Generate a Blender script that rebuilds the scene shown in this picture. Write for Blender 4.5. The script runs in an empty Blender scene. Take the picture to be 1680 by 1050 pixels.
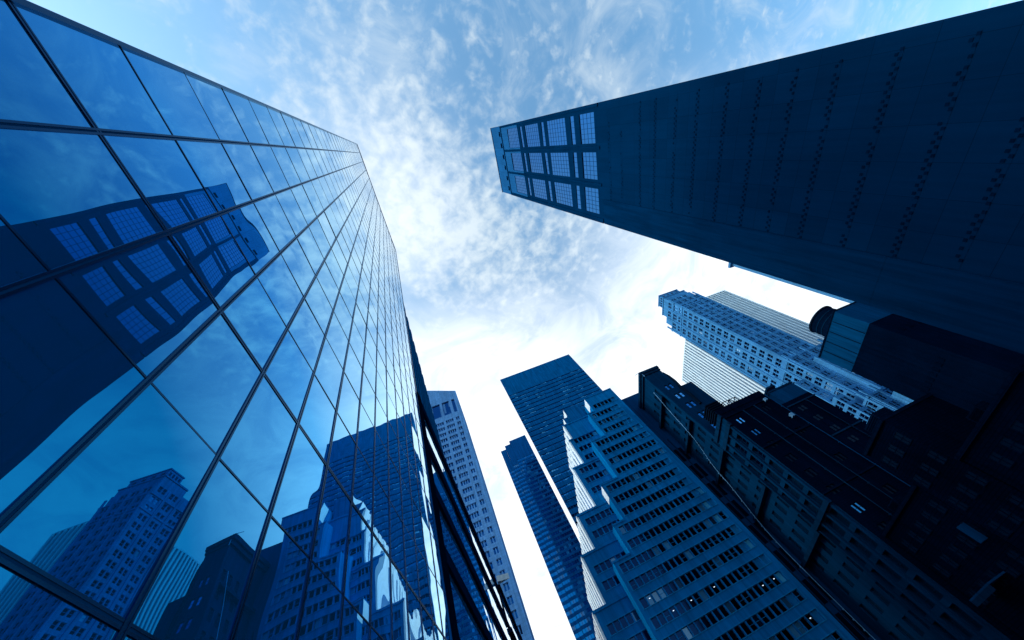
import bpy, math, random
from mathutils import Vector, Matrix
random.seed(7)
SC = bpy.context.scene
COL = SC.collection
rad = math.radians

# ------------------------------------------------------------------ camera
FPX = 560.2135                       # focal length in pixels of a 1680 px wide frame
RM = ((0.928294, 0.182162, -0.324172),
      (-0.311974, 0.855922, -0.412395),
      (0.202343, 0.483957, 0.851377))   # world -> lens axes (right, down, forward)
cam = bpy.data.cameras.new('camera')
cam.sensor_fit = 'HORIZONTAL'
cam.sensor_width = 36.0
cam.lens = FPX / 1680.0 * 36.0
cam.clip_start = 0.1
cam.clip_end = 6000
co = bpy.data.objects.new('camera', cam)
COL.objects.link(co)
mw = Matrix((RM[0], (-RM[1][0], -RM[1][1], -RM[1][2]), (-RM[2][0], -RM[2][1], -RM[2][2]))).transposed()
co.matrix_world = mw.to_4x4()
SC.camera = co

def px(p):
    c = [sum(RM[i][k] * p[k] for k in range(3)) for i in range(3)]
    if c[2] < 0.05:
        return None
    return (c[0] / c[2] * FPX + 840, c[1] / c[2] * FPX + 525)

# ------------------------------------------------------------------ world
SUN_AZ = 181.0     # degrees from +X towards +Y
SUN_EL = 35.0
w = bpy.data.worlds.new('World')
SC.world = w
w.use_nodes = True
nt = w.node_tree
nt.nodes.clear()

class NT:
    def __init__(self, tree): self.t = tree
    def n(self, kind, **kw):
        o = self.t.nodes.new(kind)
        for k, v in kw.items():
            if k.startswith('i_'):
                o.inputs[int(k[2:])].default_value = v
            else:
                setattr(o, k, v)
        return o
    def l(self, a, b): self.t.links.new(a, b)
    def math(self, op, a, b=None, c=None, clamp=False):
        o = self.t.nodes.new('ShaderNodeMath'); o.operation = op; o.use_clamp = clamp
        for i, v in enumerate((a, b, c)):
            if v is None: continue
            if isinstance(v, (int, float)): o.inputs[i].default_value = v
            else: self.l(v, o.inputs[i])
        return o.outputs[0]
    def mix(self, f, a, b, blend='MIX'):
        o = self.t.nodes.new('ShaderNodeMix'); o.data_type = 'RGBA'; o.blend_type = blend
        for s, v in ((o.inputs[0], f), (o.inputs[6], a), (o.inputs[7], b)):
            if isinstance(v, (int, float)): s.default_value = v
            elif isinstance(v, tuple): s.default_value = v if len(v) == 4 else v + (1,)
            else: self.l(v, s)
        return o.outputs[2]
    def step(self, v, lo, hi, t0=0.0, t1=1.0):
        o = self.t.nodes.new('ShaderNodeMapRange'); o.interpolation_type = 'SMOOTHSTEP'
        self.l(v, o.inputs[0])
        for i, x in enumerate((lo, hi, t0, t1)): o.inputs[i + 1].default_value = x
        return o.outputs[0]
    def noise(self, vec, scale, detail=4, rough=.5, dist=0.0, lac=2.0):
        o = self.t.nodes.new('ShaderNodeTexNoise')
        o.inputs['Scale'].default_value = scale; o.inputs['Detail'].default_value = detail
        o.inputs['Roughness'].default_value = rough; o.inputs['Distortion'].default_value = dist
        self.l(vec, o.inputs['Vector'])
        return o.outputs[0]

N = NT(nt)
SKYS = 0.1
sky = N.n('ShaderNodeTexSky', sky_type='NISHITA', sun_disc=False, sun_elevation=rad(SUN_EL),
          sun_rotation=rad(90 - SUN_AZ), altitude=0, air_density=1.0, dust_density=1.2, ozone_density=2.0)
tc = N.n('ShaderNodeTexCoord')
sep = N.n('ShaderNodeSeparateXYZ'); N.l(tc.outputs['Generated'], sep.inputs[0])
dx, dy, dz = sep.outputs
zc = N.math('MAXIMUM', dz, 0.06)
pxn = N.math('DIVIDE', dx, zc)
pyn = N.math('DIVIDE', dy, zc)
cmb = N.n('ShaderNodeCombineXYZ'); N.l(pxn, cmb.inputs[0]); N.l(pyn, cmb.inputs[1])
P = cmb.outputs[0]
# the clouds are laid out on a flat layer overhead: (x, y) at unit height
def blob(cx, cy, sx, sy, ang=0.0):
    ca, sa = math.cos(rad(ang)), math.sin(rad(ang))
    u = N.math('ADD', N.math('MULTIPLY', pxn, ca / sx), N.math('MULTIPLY_ADD', pyn, sa / sx, -(cx * ca + cy * sa) / sx))
    v = N.math('ADD', N.math('MULTIPLY', pxn, -sa / sy), N.math('MULTIPLY_ADD', pyn, ca / sy, -(-cx * sa + cy * ca) / sy))
    r2 = N.math('ADD', N.math('MULTIPLY', u, u), N.math('MULTIPLY', v, v))
    return N.math('POWER', 2.718, N.math('MULTIPLY', r2, -1.0))
puff = N.noise(P, 19.0, 5, .55, 0.35)
puff2 = N.noise(P, 42.0, 3, .5, 0.2)
big = N.noise(P, 2.3, 4, .55, 0.6)
wisp = N.noise(P, 4.2, 6, .62, 1.2)
bank = N.math('ADD', blob(0.10, 0.10, .17, .45, -30), N.math('MULTIPLY', blob(.02, .22, .22, .22), .8))
bank = N.math('ADD', bank, N.math('MULTIPLY', blob(.55, -.6, .40, .25, -20), .85))
pv = N.math('ADD', N.math('MULTIPLY', puff, .72), N.math('MULTIPLY', puff2, .28))
pv = N.math('ADD', pv, N.math('MULTIPLY', N.math('SUBTRACT', big, .5), .35))
bank = N.math('ADD', bank, N.math('MULTIPLY', blob(.50, .25, .32, .34), .75))
pv = N.math('ADD', pv, N.math('MULTIPLY_ADD', bank, .20, -.055))
c1 = N.step(pv, .44, .88)
wv = N.math('ADD', wisp, N.math('MULTIPLY', N.math('SUBTRACT', big, .5), .6))
c2 = N.step(N.math('ADD', wv, N.math('MULTIPLY', N.step(pyn, .15, .9), .17)), .46, .95, 0, .75)
cl = N.math('MAXIMUM', N.math('MAXIMUM', c1, c2), N.step(pv, .40, .78, 0, .16))
# thin bright veil thickening towards the horizon on the sunny side
sunv = (math.cos(rad(SUN_AZ + -20)), math.sin(rad(SUN_AZ - 20)))
side = N.math('ADD', N.math('MULTIPLY', dx, -.38), N.math('MULTIPLY', dy, .93))
veil = N.math('MULTIPLY', N.step(dz, .93, .62), N.step(dy, -.10, .30))
veil = N.math('MAXIMUM', veil, N.math('MULTIPLY', N.step(side, .10, .55), N.step(dz, 1.0, .84)))
veil = N.math('MAXIMUM', veil, N.math('MULTIPLY', blob(-.03, .16, .17, .26), .55))
veil = N.math('MULTIPLY', veil, N.step(wisp, .15, .62, .55, 1.0))
veil2 = N.step(dz, .5, .1, 0, .5)
skyc = N.mix(1.0, sky.outputs[0], (2.6, 3.65, 3.5), 'MULTIPLY')
skyc = N.mix(N.math('MAXIMUM', N.math('MULTIPLY', veil, .9), veil2), skyc, (12.5, 13.2, 13.6))
cloudc = N.mix(veil, (8.4, 9.6, 10.2), (13.0, 13.6, 14.0))
skyc = N.mix(N.math('MULTIPLY', cl, .82), skyc, cloudc)
skyc = N.mix(N.step(dz, -.02, .02), (1.0, 1.6, 2.4), skyc)
bg = N.n('ShaderNodeBackground'); bg.inputs[1].default_value = SKYS
N.l(skyc, bg.inputs[0])
wo = N.n('ShaderNodeOutputWorld'); N.l(bg.outputs[0], wo.inputs[0])

# ------------------------------------------------------------------ sun (thin high cloud: weak and soft)
sl = bpy.data.lights.new('sun', 'SUN')
sl.energy = 1.25
sl.angle = rad(10)
sl.color = (1.0, .96, .9)
so = bpy.data.objects.new('sun', sl)
COL.objects.link(so)
sd = Vector((math.cos(rad(SUN_AZ)) * math.cos(rad(SUN_EL)), math.sin(rad(SUN_AZ)) * math.cos(rad(SUN_EL)), math.sin(rad(SUN_EL))))
so.rotation_euler = sd.to_track_quat('Z', 'Y').to_euler()
so.location = sd * 400

SC.view_settings.view_transform = 'Standard'
SC.view_settings.look = 'None'
SC.view_settings.exposure = 0.0
SC.view_settings.gamma = 1.0

# ------------------------------------------------------------------ materials
def wall_mat(name, col, rough=.8, var=.35, panel=None, spec=0.0, metal=0.0, grime=.35):
    m = bpy.data.materials.new(name); m.use_nodes = True
    T = NT(m.node_tree); b = m.node_tree.nodes['Principled BSDF']
    g = T.n('ShaderNodeNewGeometry')
    s = T.n('ShaderNodeSeparateXYZ'); T.l(g.outputs['Position'], s.inputs[0])
    u = T.math('ADD', s.outputs[0], s.outputs[1])
    c = T.n('ShaderNodeCombineXYZ'); T.l(u, c.inputs[0]); T.l(s.outputs[2], c.inputs[1])
    big = T.noise(g.outputs['Position'], .11, 5, .6)
    st = T.n('ShaderNodeMapping'); st.inputs['Scale'].default_value = (1.1, .06, 1); T.l(c.outputs[0], st.inputs[0])
    streak = T.noise(st.outputs[0], 1.0, 4, .6)
    f = T.math('ADD', T.math('MULTIPLY', T.math('SUBTRACT', big, .5), 2 * var), 1.0)
    f = T.math('MULTIPLY', f, T.step(streak, .2, .75, 1 - grime, 1 + grime * .4))
    if panel:
        br = T.n('ShaderNodeTexBrick'); br.offset = panel[3] if len(panel) > 3 else 0.0
        br.inputs['Scale'].default_value = 1.0
        br.inputs['Brick Width'].default_value = panel[0]; br.inputs['Row Height'].default_value = panel[1]
        br.inputs['Mortar Size'].default_value = panel[2]; br.inputs['Mortar Smooth'].default_value = .2
        br.inputs['Color1'].default_value = (.92, .92, .92, 1); br.inputs['Color2'].default_value = (1.08, 1.08, 1.08, 1)
        br.inputs['Mortar'].default_value = (.6, .6, .6, 1)
        T.l(c.outputs[0], br.inputs['Vector'])
        f = T.math('MULTIPLY', f, br.outputs[0])
    vm = T.n('ShaderNodeVectorMath', operation='SCALE'); vm.inputs[0].default_value = col
    T.l(f, vm.inputs['Scale'])
    T.l(vm.outputs[0], b.inputs['Base Color'])
    b.inputs['Roughness'].default_value = rough
    b.inputs['Specular IOR Level'].default_value = spec
    b.inputs['Specular Tint'].default_value = tuple(min(1.0, c / max(col)) for c in col) + (1,)
    b.inputs['Metallic'].default_value = metal
    bp = T.n('ShaderNodeBump'); bp.inputs['Strength'].default_value = .25; bp.inputs['Distance'].default_value = .05
    T.l(T.noise(g.outputs['Position'], 3.0, 4, .6), bp.inputs['Height']); T.l(bp.outputs[0], b.inputs['Normal'])
    return m

def glass_mat(name, dark, light=None, share=.15, cell=(1.5, 3.5), rough=.04, metal=1.0, wave=.0, wscale=.5, seed=0.0):
    """coated glass; some cells show drawn blinds or lighter rooms"""
    m = bpy.data.materials.new(name); m.use_nodes = True
    T = NT(m.node_tree); b = m.node_tree.nodes['Principled BSDF']
    g = T.n('ShaderNodeNewGeometry')
    if light:
        s = T.n('ShaderNodeSeparateXYZ'); T.l(g.outputs['Position'], s.inputs[0])
        u = T.math('FLOOR', T.math('DIVIDE', T.math('ADD', s.outputs[0], s.outputs[1]), cell[0]))
        v = T.math('FLOOR', T.math('DIVIDE', s.outputs[2], cell[1]))
        c = T.n('ShaderNodeCombineXYZ'); T.l(u, c.inputs[0]); T.l(v, c.inputs[1]); c.inputs[2].default_value = seed
        wn = T.n('ShaderNodeTexWhiteNoise', noise_dimensions='3D'); T.l(c.outputs[0], wn.inputs['Vector'])
        f = T.step(wn.outputs['Value'], 1 - share, 1.0)
        col = T.mix(f, dark, light)
        T.l(col, b.inputs['Base Color'])
        T.l(T.math('MULTIPLY', T.math('SUBTRACT', 1.0, f), metal), b.inputs['Metallic'])
        b.inputs['Roughness'].default_value = max(rough, .08)
    else:
        b.inputs['Base Color'].default_value = dark + (1,)
        b.inputs['Metallic'].default_value = metal
        b.inputs['Roughness'].default_value = rough
        if not metal: b.inputs['Specular IOR Level'].default_value = .03
        if metal: b.inputs['Specular Tint'].default_value = (.78, .93, 1.0, 1)
    if wave:
        bp = T.n('ShaderNodeBump'); bp.inputs['Strength'].default_value = 1.0; bp.inputs['Distance'].default_value = wave
        T.l(T.noise(g.outputs['Position'], wscale, 1, .4), bp.inputs['Height']); T.l(bp.outputs[0], b.inputs['Normal'])
    return m

def coated_mat(name, stops, wave, wscale, rough=0.0, body=(.0002, .036, .095)):
    """reflective coated glass: tinted at normal incidence, almost a plain mirror at grazing incidence"""
    m = bpy.data.materials.new(name); m.use_nodes = True
    t = m.node_tree; t.nodes.clear(); T = NT(t)
    lw = T.n('ShaderNodeLayerWeight'); lw.inputs[0].default_value = .5
    cr = T.n('ShaderNodeValToRGB'); e = cr.color_ramp.elements
    while len(e) < len(stops): e.new(.5)
    for k, (p, c) in enumerate(stops): e[k].position = p; e[k].color = c + (1,)
    T.l(lw.outputs['Facing'], cr.inputs[0])
    g = T.n('ShaderNodeNewGeometry')
    gl = T.n('ShaderNodeBsdfGlossy'); gl.inputs['Roughness'].default_value = rough; T.l(cr.outputs[0], gl.inputs[0])
    bp = T.n('ShaderNodeBump'); bp.inputs['Strength'].default_value = 1.0; bp.inputs['Distance'].default_value = wave
    T.l(T.noise(g.outputs['Position'], wscale, 1, .4), bp.inputs['Height']); T.l(bp.outputs[0], gl.inputs['Normal'])
    df = T.n('ShaderNodeBsdfDiffuse'); df.inputs[0].default_value = body + (1,)
    ad = T.n('ShaderNodeAddShader'); T.l(gl.outputs[0], ad.inputs[0]); T.l(df.outputs[0], ad.inputs[1])
    o = T.n('ShaderNodeOutputMaterial'); T.l(ad.outputs[0], o.inputs[0])
    return m

def emit_mat(name, col, s):
    m = bpy.data.materials.new(name); m.use_nodes = True
    b = m.node_tree.nodes['Principled BSDF']
    b.inputs['Base Color'].default_value = col + (1,)
    b.inputs['Emission Color'].default_value = col + (1,)
    b.inputs['Emission Strength'].default_value = s
    return m

M = dict(
    mirror=coated_mat('mirror_glass', [(0, (.002, .115, .29)), (.42, (.003, .12, .31)), (.64, (.11, .45, .80)), (.80, (.48, .78, .96)), (1, (.95, .98, 1.0))], .024, .33),
    mirror_core=wall_mat('tower_core', (.01, .05, .12)),
    fin=wall_mat('dark_fin', (.0006, .010, .04), rough=.6),
    gfin=glass_mat('dark_gasket', (.001, .035, .10), rough=.25),
    strip=wall_mat('aluminium_strip', (.001, .045, .14), rough=.6),
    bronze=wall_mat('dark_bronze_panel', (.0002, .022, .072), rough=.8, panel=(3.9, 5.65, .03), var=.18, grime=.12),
    bronze_trim=wall_mat('dark_bronze_trim', (.0002, .0225, .074), rough=.5),
    bronze_crown=wall_mat('pale_crown_tone', (.012, .10, .27), panel=(3.9, 5.65, .03), var=.15, grime=.12),  # paler tone for the top zone of the bronze tower
    slot=wall_mat('dark_recess', (.0001, .004, .016), rough=.9),
    vent=wall_mat('vent_mesh', (.0001, .011, .040), rough=.9),
    rglass=glass_mat('office_glass', (.018, .125, .33), rough=.01, wave=.010, wscale=.4),
    muntin=wall_mat('window_bars', (.006, .04, .11), rough=.5),
    granite=wall_mat('pale_granite', (.13, .31, .60), panel=(1.4, 1.15, .03), var=.2),
    gglass=glass_mat('granite_tower_glass', (.004, .06, .19), (.06, .2, .42), .15, (1.2, 4.6)),
    slate=wall_mat('slate_spandrel', (.001, .10, .28), rough=.4, var=.2, panel=(1.6, 4.2, .03)),
    sglass=glass_mat('slate_tower_glass', (.003, .10, .26), (.10, .5, .85), .25, (2.2, 4.2)),
    uwall=wall_mat('blue_spandrel', (.004, .10, .30), rough=.35, var=.2),
    uglass=glass_mat('stepped_tower_glass', (.004, .12, .31), (.02, .2, .45), .3, (1.7, 3.6)),
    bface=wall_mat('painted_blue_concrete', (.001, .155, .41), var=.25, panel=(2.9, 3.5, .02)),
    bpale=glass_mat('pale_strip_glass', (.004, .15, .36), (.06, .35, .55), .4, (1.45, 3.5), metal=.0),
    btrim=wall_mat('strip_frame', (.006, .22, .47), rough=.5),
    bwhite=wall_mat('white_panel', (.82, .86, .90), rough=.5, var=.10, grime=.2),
    bglass=glass_mat('strip_glass', (.003, .014, .045), (.05, .22, .40), .22, (1.45, 3.5)),
    stone=wall_mat('pale_stone', (.06, .25, .52), panel=(1.6, .8, .03, .5), var=.3),
    nglass=glass_mat('stone_tower_glass', (.001, .025, .08), (.25, .5, .75), .06, (2.5, 4.9)),
    marble=wall_mat('white_marble', (.70, .78, .84), rough=.5, var=.1, grime=.2),
    wglass=glass_mat('ribbed_tower_glass', (.004, .07, .20), rough=.05),
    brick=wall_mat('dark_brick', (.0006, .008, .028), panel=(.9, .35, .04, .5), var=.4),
    brick2=wall_mat('near_black_brick', (.0003, .005, .020), panel=(.9, .35, .04, .5), var=.5),  # near-black base tone
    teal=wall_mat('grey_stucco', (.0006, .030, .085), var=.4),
    ledge=wall_mat('ledge_stone', (.002, .026, .07), var=.3),
    kpale=wall_mat('pale_blue', (.0008, .045, .13), var=.2, panel=(4.5, 30, .03)),
    skyglass=glass_mat('sky_window', (.10, .33, .62), rough=.03),
    mid_dark=wall_mat('bay_glass', (.0005, .05, .15)),
    midglass=glass_mat('mid_window', (.012, .09, .22), rough=.1),
    dimglass=glass_mat('dim_window', (.0004, .012, .035), rough=.35, metal=0.0),
    steel=wall_mat('black_steel', (.003, .012, .03), rough=.5),
    wire=wall_mat('pale_wire', (.16, .34, .55), rough=.4),
    lamp=emit_mat('ceiling_lamp', (.75, .88, 1.0), 1.2),
    asphalt=wall_mat('asphalt', (.04, .05, .065)),
    paving=wall_mat('paving', (.05, .07, .09), panel=(1.5, 1.5, .02)),
    paint=wall_mat('road_paint', (.7, .75, .8)),
    vwall=wall_mat('pale_limestone', (.07, .24, .48), panel=(1.5, .9, .03, .5), var=.2),
)

# ------------------------------------------------------------------ mesh helpers
class MB:
    def __init__(s): s.v = []; s.f = []; s.m = []
    def quad(s, a, b, c, d, mi=0):
        i = len(s.v); s.v += [a, b, c, d]; s.f.append((i, i + 1, i + 2, i + 3)); s.m.append(mi)
    def poly(s, pts, mi=0):
        i = len(s.v); s.v += list(pts); s.f.append(tuple(range(i, i + len(pts)))); s.m.append(mi)
    def box(s, x0, x1, y0, y1, z0, z1, mi=0, skip=''):
        i = len(s.v)
        s.v += [(x0, y0, z0), (x1, y0, z0), (x1, y1, z0), (x0, y1, z0), (x0, y0, z1), (x1, y0, z1), (x1, y1, z1), (x0, y1, z1)]
        F = {'b': (0, 3, 2, 1), 't': (4, 5, 6, 7), 'y': (0, 1, 5, 4), 'X': (1, 2, 6, 5), 'Y': (2, 3, 7, 6), 'x': (3, 0, 4, 7)}
        for k, q in F.items():
            if k not in skip:
                s.f.append(tuple(i + t for t in q)); s.m.append(mi)
    def prism(s, pts, z0, z1, mi=0):
        n = len(pts); i = len(s.v)
        s.v += [(p[0], p[1], z0) for p in pts] + [(p[0], p[1], z1) for p in pts]
        for k in range(n):
            s.f.append((i + k, i + (k + 1) % n, i + n + (k + 1) % n, i + n + k)); s.m.append(mi)
        s.f.append(tuple(i + n + k for k in range(n))); s.m.append(mi)
        s.f.append(tuple(i + n - 1 - k for k in range(n))); s.m.append(mi)
    def tube(s, a, b, r0, r1=None, n=8, mi=0):
        r1 = r0 if r1 is None else r1
        a, b = Vector(a), Vector(b); d = (b - a).normalized()
        u = d.orthogonal().normalized(); v = d.cross(u); i = len(s.v)
        for c, r in ((a, r0), (b, r1)):
            for k in range(n):
                t = 2 * math.pi * k / n
                s.v.append(tuple(c + u * (math.cos(t) * r) + v * (math.sin(t) * r)))
        for k in range(n):
            s.f.append((i + k, i + (k + 1) % n, i + n + (k + 1) % n, i + n + k)); s.m.append(mi)
        s.f.append(tuple(i + n + k for k in range(n))); s.m.append(mi)
        s.f.append(tuple(i + n - 1 - k for k in range(n))); s.m.append(mi)
    def build(s, name, mats, parent=None):
        me = bpy.data.meshes.new(name)
        o = Vector((0, 0, 0))
        p = parent
        while p is not None:
            o = o + p.location; p = p.parent
        me.from_pydata([(a - o.x, b - o.y, c - o.z) for a, b, c in s.v], [], s.f)
        for m in (mats if isinstance(mats, (list, tuple)) else [mats]):
            me.materials.append(m)
        me.polygons.foreach_set('material_index', s.m)
        me.update()
        ob = bpy.data.objects.new(name, me); COL.objects.link(ob)
        ob.parent = parent
        return ob

def thing(name, label, cat, loc, group=None):
    o = bpy.data.objects.new(name, None); COL.objects.link(o)
    o.location = loc; o['label'] = label; o['category'] = cat; o.empty_display_size = 2
    if group: o['group'] = group
    return o

def structure(o): o['kind'] = 'structure'; return o

def at(ax, pl, u, z, dep=0.0):
    """point on a face; dep > 0 goes into the building"""
    if ax == 'x': return (pl + dep, u, z)      # face looks to -X
    if ax == 'X': return (pl - dep, u, z)      # face looks to +X
    return (u, pl + dep, z)                    # face looks to -Y

def face(mb, ax, pl, us, zs, openf, dep, mi=0, mi_rev=None):
    mi_rev = mi if mi_rev is None else mi_rev
    for i in range(len(us) - 1):
        for j in range(len(zs) - 1):
            a, b, c, d = us[i], us[i + 1], zs[j], zs[j + 1]
            if not openf(i, j):
                mb.quad(at(ax, pl, a, c), at(ax, pl, b, c), at(ax, pl, b, d), at(ax, pl, a, d), mi)
            else:
                for (u0, z0), (u1, z1) in (((a, c), (b, c)), ((b, c), (b, d)), ((b, d), (a, d)), ((a, d), (a, c))):
                    mb.quad(at(ax, pl, u0, z0), at(ax, pl, u1, z1), at(ax, pl, u1, z1, dep), at(ax, pl, u0, z0, dep), mi_rev)

def fbox(mb, ax, pl, u0, u1, z0, z1, d0, d1, mi=0):
    """box on a face from depth d0 to d1 (negative = proud of the face)"""
    if ax == 'x': mb.box(pl + min(d0, d1), pl + max(d0, d1), u0, u1, z0, z1, mi)
    elif ax == 'X': mb.box(pl - max(d0, d1), pl - min(d0, d1), u0, u1, z0, z1, mi)
    else: mb.box(u0, u1, pl + min(d0, d1), pl + max(d0, d1), z0, z1, mi)

def cuts(edge0, edge1, spans):
    c = [edge0]
    for a, b in spans: c += [a, b]
    return c + [edge1]

FRAMES = {}
def win_mesh(name, wd, ht, cols, rows, fr, bar, mats, proud=.05, lamp=None, split=False):
    """a window: frame, glazing bars and glass, facing -Y, centred in x, standing on z = 0"""
    mb = MB(); h = wd / 2
    mb.quad((-h, 0, 0), (h, 0, 0), (h, 0, ht), (-h, 0, ht), 1)
    for x0, x1, z0, z1 in ((-h, h, 0, fr), (-h, h, ht - fr, ht), (-h, -h + fr, fr, ht - fr), (h - fr, h, fr, ht - fr)):
        mb.box(x0, x1, -proud, .01, z0, z1, 0, 'Y')
    for k in range(1, cols):
        x = -h + wd * k / cols; mb.box(x - bar / 2, x + bar / 2, -proud * .8, .01, fr, ht - fr, 0, 'Ybt')
    for k in range(1, rows):
        z = ht * k / rows; mb.box(-h + fr, h - fr, -proud * .7, .01, z - bar / 2, z + bar / 2, 0, 'Y')
    if lamp:
        x, z, a, b = lamp
        mb.box(x - a / 2, x + a / 2, -.03, -.012, z, z + b, 2)
    if split:
        fm = bpy.data.meshes.new('frame'); fm.from_pydata(mb.v[4:], [], [tuple(k - 4 for k in f) for f in mb.f[1:]])
        fm.materials.append(mats[0]); fm.update()
        me = bpy.data.meshes.new(name); me.from_pydata(mb.v[:4], [], mb.f[:1]); me.materials.append(mats[1]); me.update()
        FRAMES[me] = fm
        return me
    me = bpy.data.meshes.new(name)
    me.from_pydata(mb.v, [], mb.f)
    for m in mats: me.materials.append(m)
    me.polygons.foreach_set('material_index', mb.m); me.update()
    return me

ROT = {'y': 0.0, 'x': -math.pi / 2, 'X': math.pi / 2}
def put_windows(root, name, items, cap=100, many='windows'):
    """items: (mesh, ax, pl, u, z, dep, w, h, extras). The cap largest in view are parts, the rest one mesh."""
    def size(it):
        me, ax, pl, u, z, dep, wd, ht = it[:8]
        q = [px(at(ax, pl, u - wd / 2, z, dep)), px(at(ax, pl, u + wd / 2, z, dep)), px(at(ax, pl, u, z + ht, dep))]
        if None in q: return 0
        mx, my = q[2]
        if not (-20 < mx < 1700 and -20 < my < 1070): return 0
        ax_, ay = q[1][0] - q[0][0], q[1][1] - q[0][1]
        bx, by = q[2][0] - (q[0][0] + q[1][0]) / 2, q[2][1] - (q[0][1] + q[1][1]) / 2
        return abs(ax_ * by - ay * bx)
    it = sorted(items, key=size, reverse=True)
    for me, ax, pl, u, z, dep, wd, ht in it[:cap]:
        o = bpy.data.objects.new(name, me); COL.objects.link(o)
        o.parent = root; o.location = Vector(at(ax, pl, u, z, dep)) - root.location; o.rotation_euler = (0, 0, ROT[ax])
        if me in FRAMES:
            q = bpy.data.objects.new('frame', FRAMES[me]); COL.objects.link(q); q.parent = o
    if len(it) > cap:
        V, F, MI, mats = [], [], [], []
        for me, ax, pl, u, z, dep, wd, ht in it[cap:]:
            mt = Matrix.Translation(Vector(at(ax, pl, u, z, dep)) - root.location) @ Matrix.Rotation(ROT[ax], 4, 'Z')
            i = len(V); V += [tuple(mt @ v.co) for v in me.vertices]
            mm = []
            for m in me.materials:
                if m not in mats: mats.append(m)
                mm.append(mats.index(m))
            for p in me.polygons:
                F.append(tuple(i + k for k in p.vertices)); MI.append(mm[p.material_index])
        ms = bpy.data.meshes.new(many); ms.from_pydata(V, [], F)
        for m in mats: ms.materials.append(m)
        ms.polygons.foreach_set('material_index', MI); ms.update()
        o = bpy.data.objects.new(many, ms); COL.objects.link(o); o.parent = root; o['kind'] = 'stuff'

G = -1.6   # street level, the lens is 1.6 m above it

# ------------------------------------------------------------------ ground
mb = MB(); mb.quad((-2500, -2500, G - .02), (2500, -2500, G - .02), (2500, 2500, G - .02), (-2500, 2500, G - .02))
structure(mb.build('ground', M['paving']))
mb = MB(); mb.quad((4, -600, G - .016), (14, -600, G - .016), (14, 900, G - .016), (4, 900, G - .016))
structure(mb.build('road', M['asphalt']))
for nm, a, b in (('pavement', -4.9, 4), ('pavement', 14, 19.5)):
    mb = MB(); mb.box(a, b, -400, 600, G - .01, G + .13); structure(mb.build(nm, M['paving']))
mb = MB()
for k in range(-20, 40): mb.box(8.93, 9.07, k * 9, k * 9 + 3, G - .016, G - .010)
structure(mb.build('lane_markings', M['paint']))

# ------------------------------------------------------------------ glass tower (left)
D = 5.0
gt = thing('glass_tower', 'mirror glass curtain wall tower reflecting clouds and the buildings across the street', 'tower', (-5, 11, G))
ys = [D * (-.683 + .4035 * k) for k in range(15)]
zs = [G, D * .15] + [D * v for v in (.754, 1.343, 1.971, 2.549, 3.167, 3.777)]
while zs[-1] + 3.04 < 105.5: zs.append(zs[-1] + 3.045)
ROOF = zs[-1]
mb = MB(); mb.box(-36, -5.10, ys[0] + .02, ys[-1] - .02, G, ROOF - .1)
mb.build('core_wall', M['mirror_core'], gt)
def pane(mb, y0, y1, z0, z1):
    r = random.Random(hash((round(y0, 2), round(z0, 2))) & 0xffff)
    tilt, swing = r.gauss(0, .0026), r.gauss(0, .0026)
    cy, cz = (y0 + y1) / 2, (z0 + z1) / 2
    f = lambda y, z: (-5.03 + tilt * (z - cz) + swing * (y - cy), y, z)
    mb.quad(f(y0, z0), f(y1, z0), f(y1, z1), f(y0, z1))
cand = []
for i in range(14):
    for j in range(len(zs) - 1):
        q = [px((-5, y, z)) for y, z in ((ys[i], zs[j]), (ys[i + 1], zs[j]), (ys[i + 1], zs[j + 1]), (ys[i], zs[j + 1]))]
        s = 0
        if None not in q:
            c = (sum(a[0] for a in q) / 4, sum(a[1] for a in q) / 4)
            if -150 < c[0] < 1800 and -150 < c[1] < 1200:
                s = abs(sum(q[k][0] * q[(k + 1) % 4][1] - q[(k + 1) % 4][0] * q[k][1] for k in range(4)))
        cand.append((s, i, j))
cand.sort(reverse=True)
for s, i, j in cand[:100]:
    mb = MB(); pane(mb, ys[i], ys[i + 1], zs[j], zs[j + 1]); mb.build('glass_panel', M['mirror'], gt)
mb = MB()
for s, i, j in cand[100:]: pane(mb, ys[i], ys[i + 1], zs[j], zs[j + 1])
mb.build('glass_panels', M['mirror'], gt)['kind'] = 'stuff'
for k, y in enumerate(ys):
    mb = MB()
    if k in (0, len(ys) - 1):
        mb.box(-5.12, -4.97, y - .06, y + .06, G, ROOF, 0)
    else:
        mb.box(-5.05, -5.012, y - .026, y + .026, G, ROOF, 1)
        for s in (-1, 1): mb.box(-5.05, -5.003, y + s * .040 - .021, y + s * .040 + .021, G, ROOF, 0)
    mb.build('mullion', [M['gfin'], M['strip']], gt)
for j, z in enumerate(zs[1:-1]):
    mb = MB(); a, b = ys[0] - .02, ys[-1] + .02
    if j % 2 == 1 and j < 4:
        mb.box(-5.05, -5.016, a, b, z - .026, z + .026, 1)
        for s in (-1, 1): mb.box(-5.05, -5.010, a, b, z + s * .040 - .021, z + s * .040 + .021, 0)
    else:
        mb.box(-5.05, -5.016, a, b, z - .021, z + .021, 0)
    mb.build('transom', [M['gfin'], M['strip']], gt)
mb = MB(); mb.box(-36.1, -4.95, ys[0] - .05, ys[-1] + .05, ROOF - .1, ROOF + .25); mb.build('roof_coping', M['strip'], gt)
mb = MB(); mb.box(-30, -12, 2, 20, ROOF + .25, ROOF + 4); mb.build('roof_plant', M['bronze'], gt)

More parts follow.
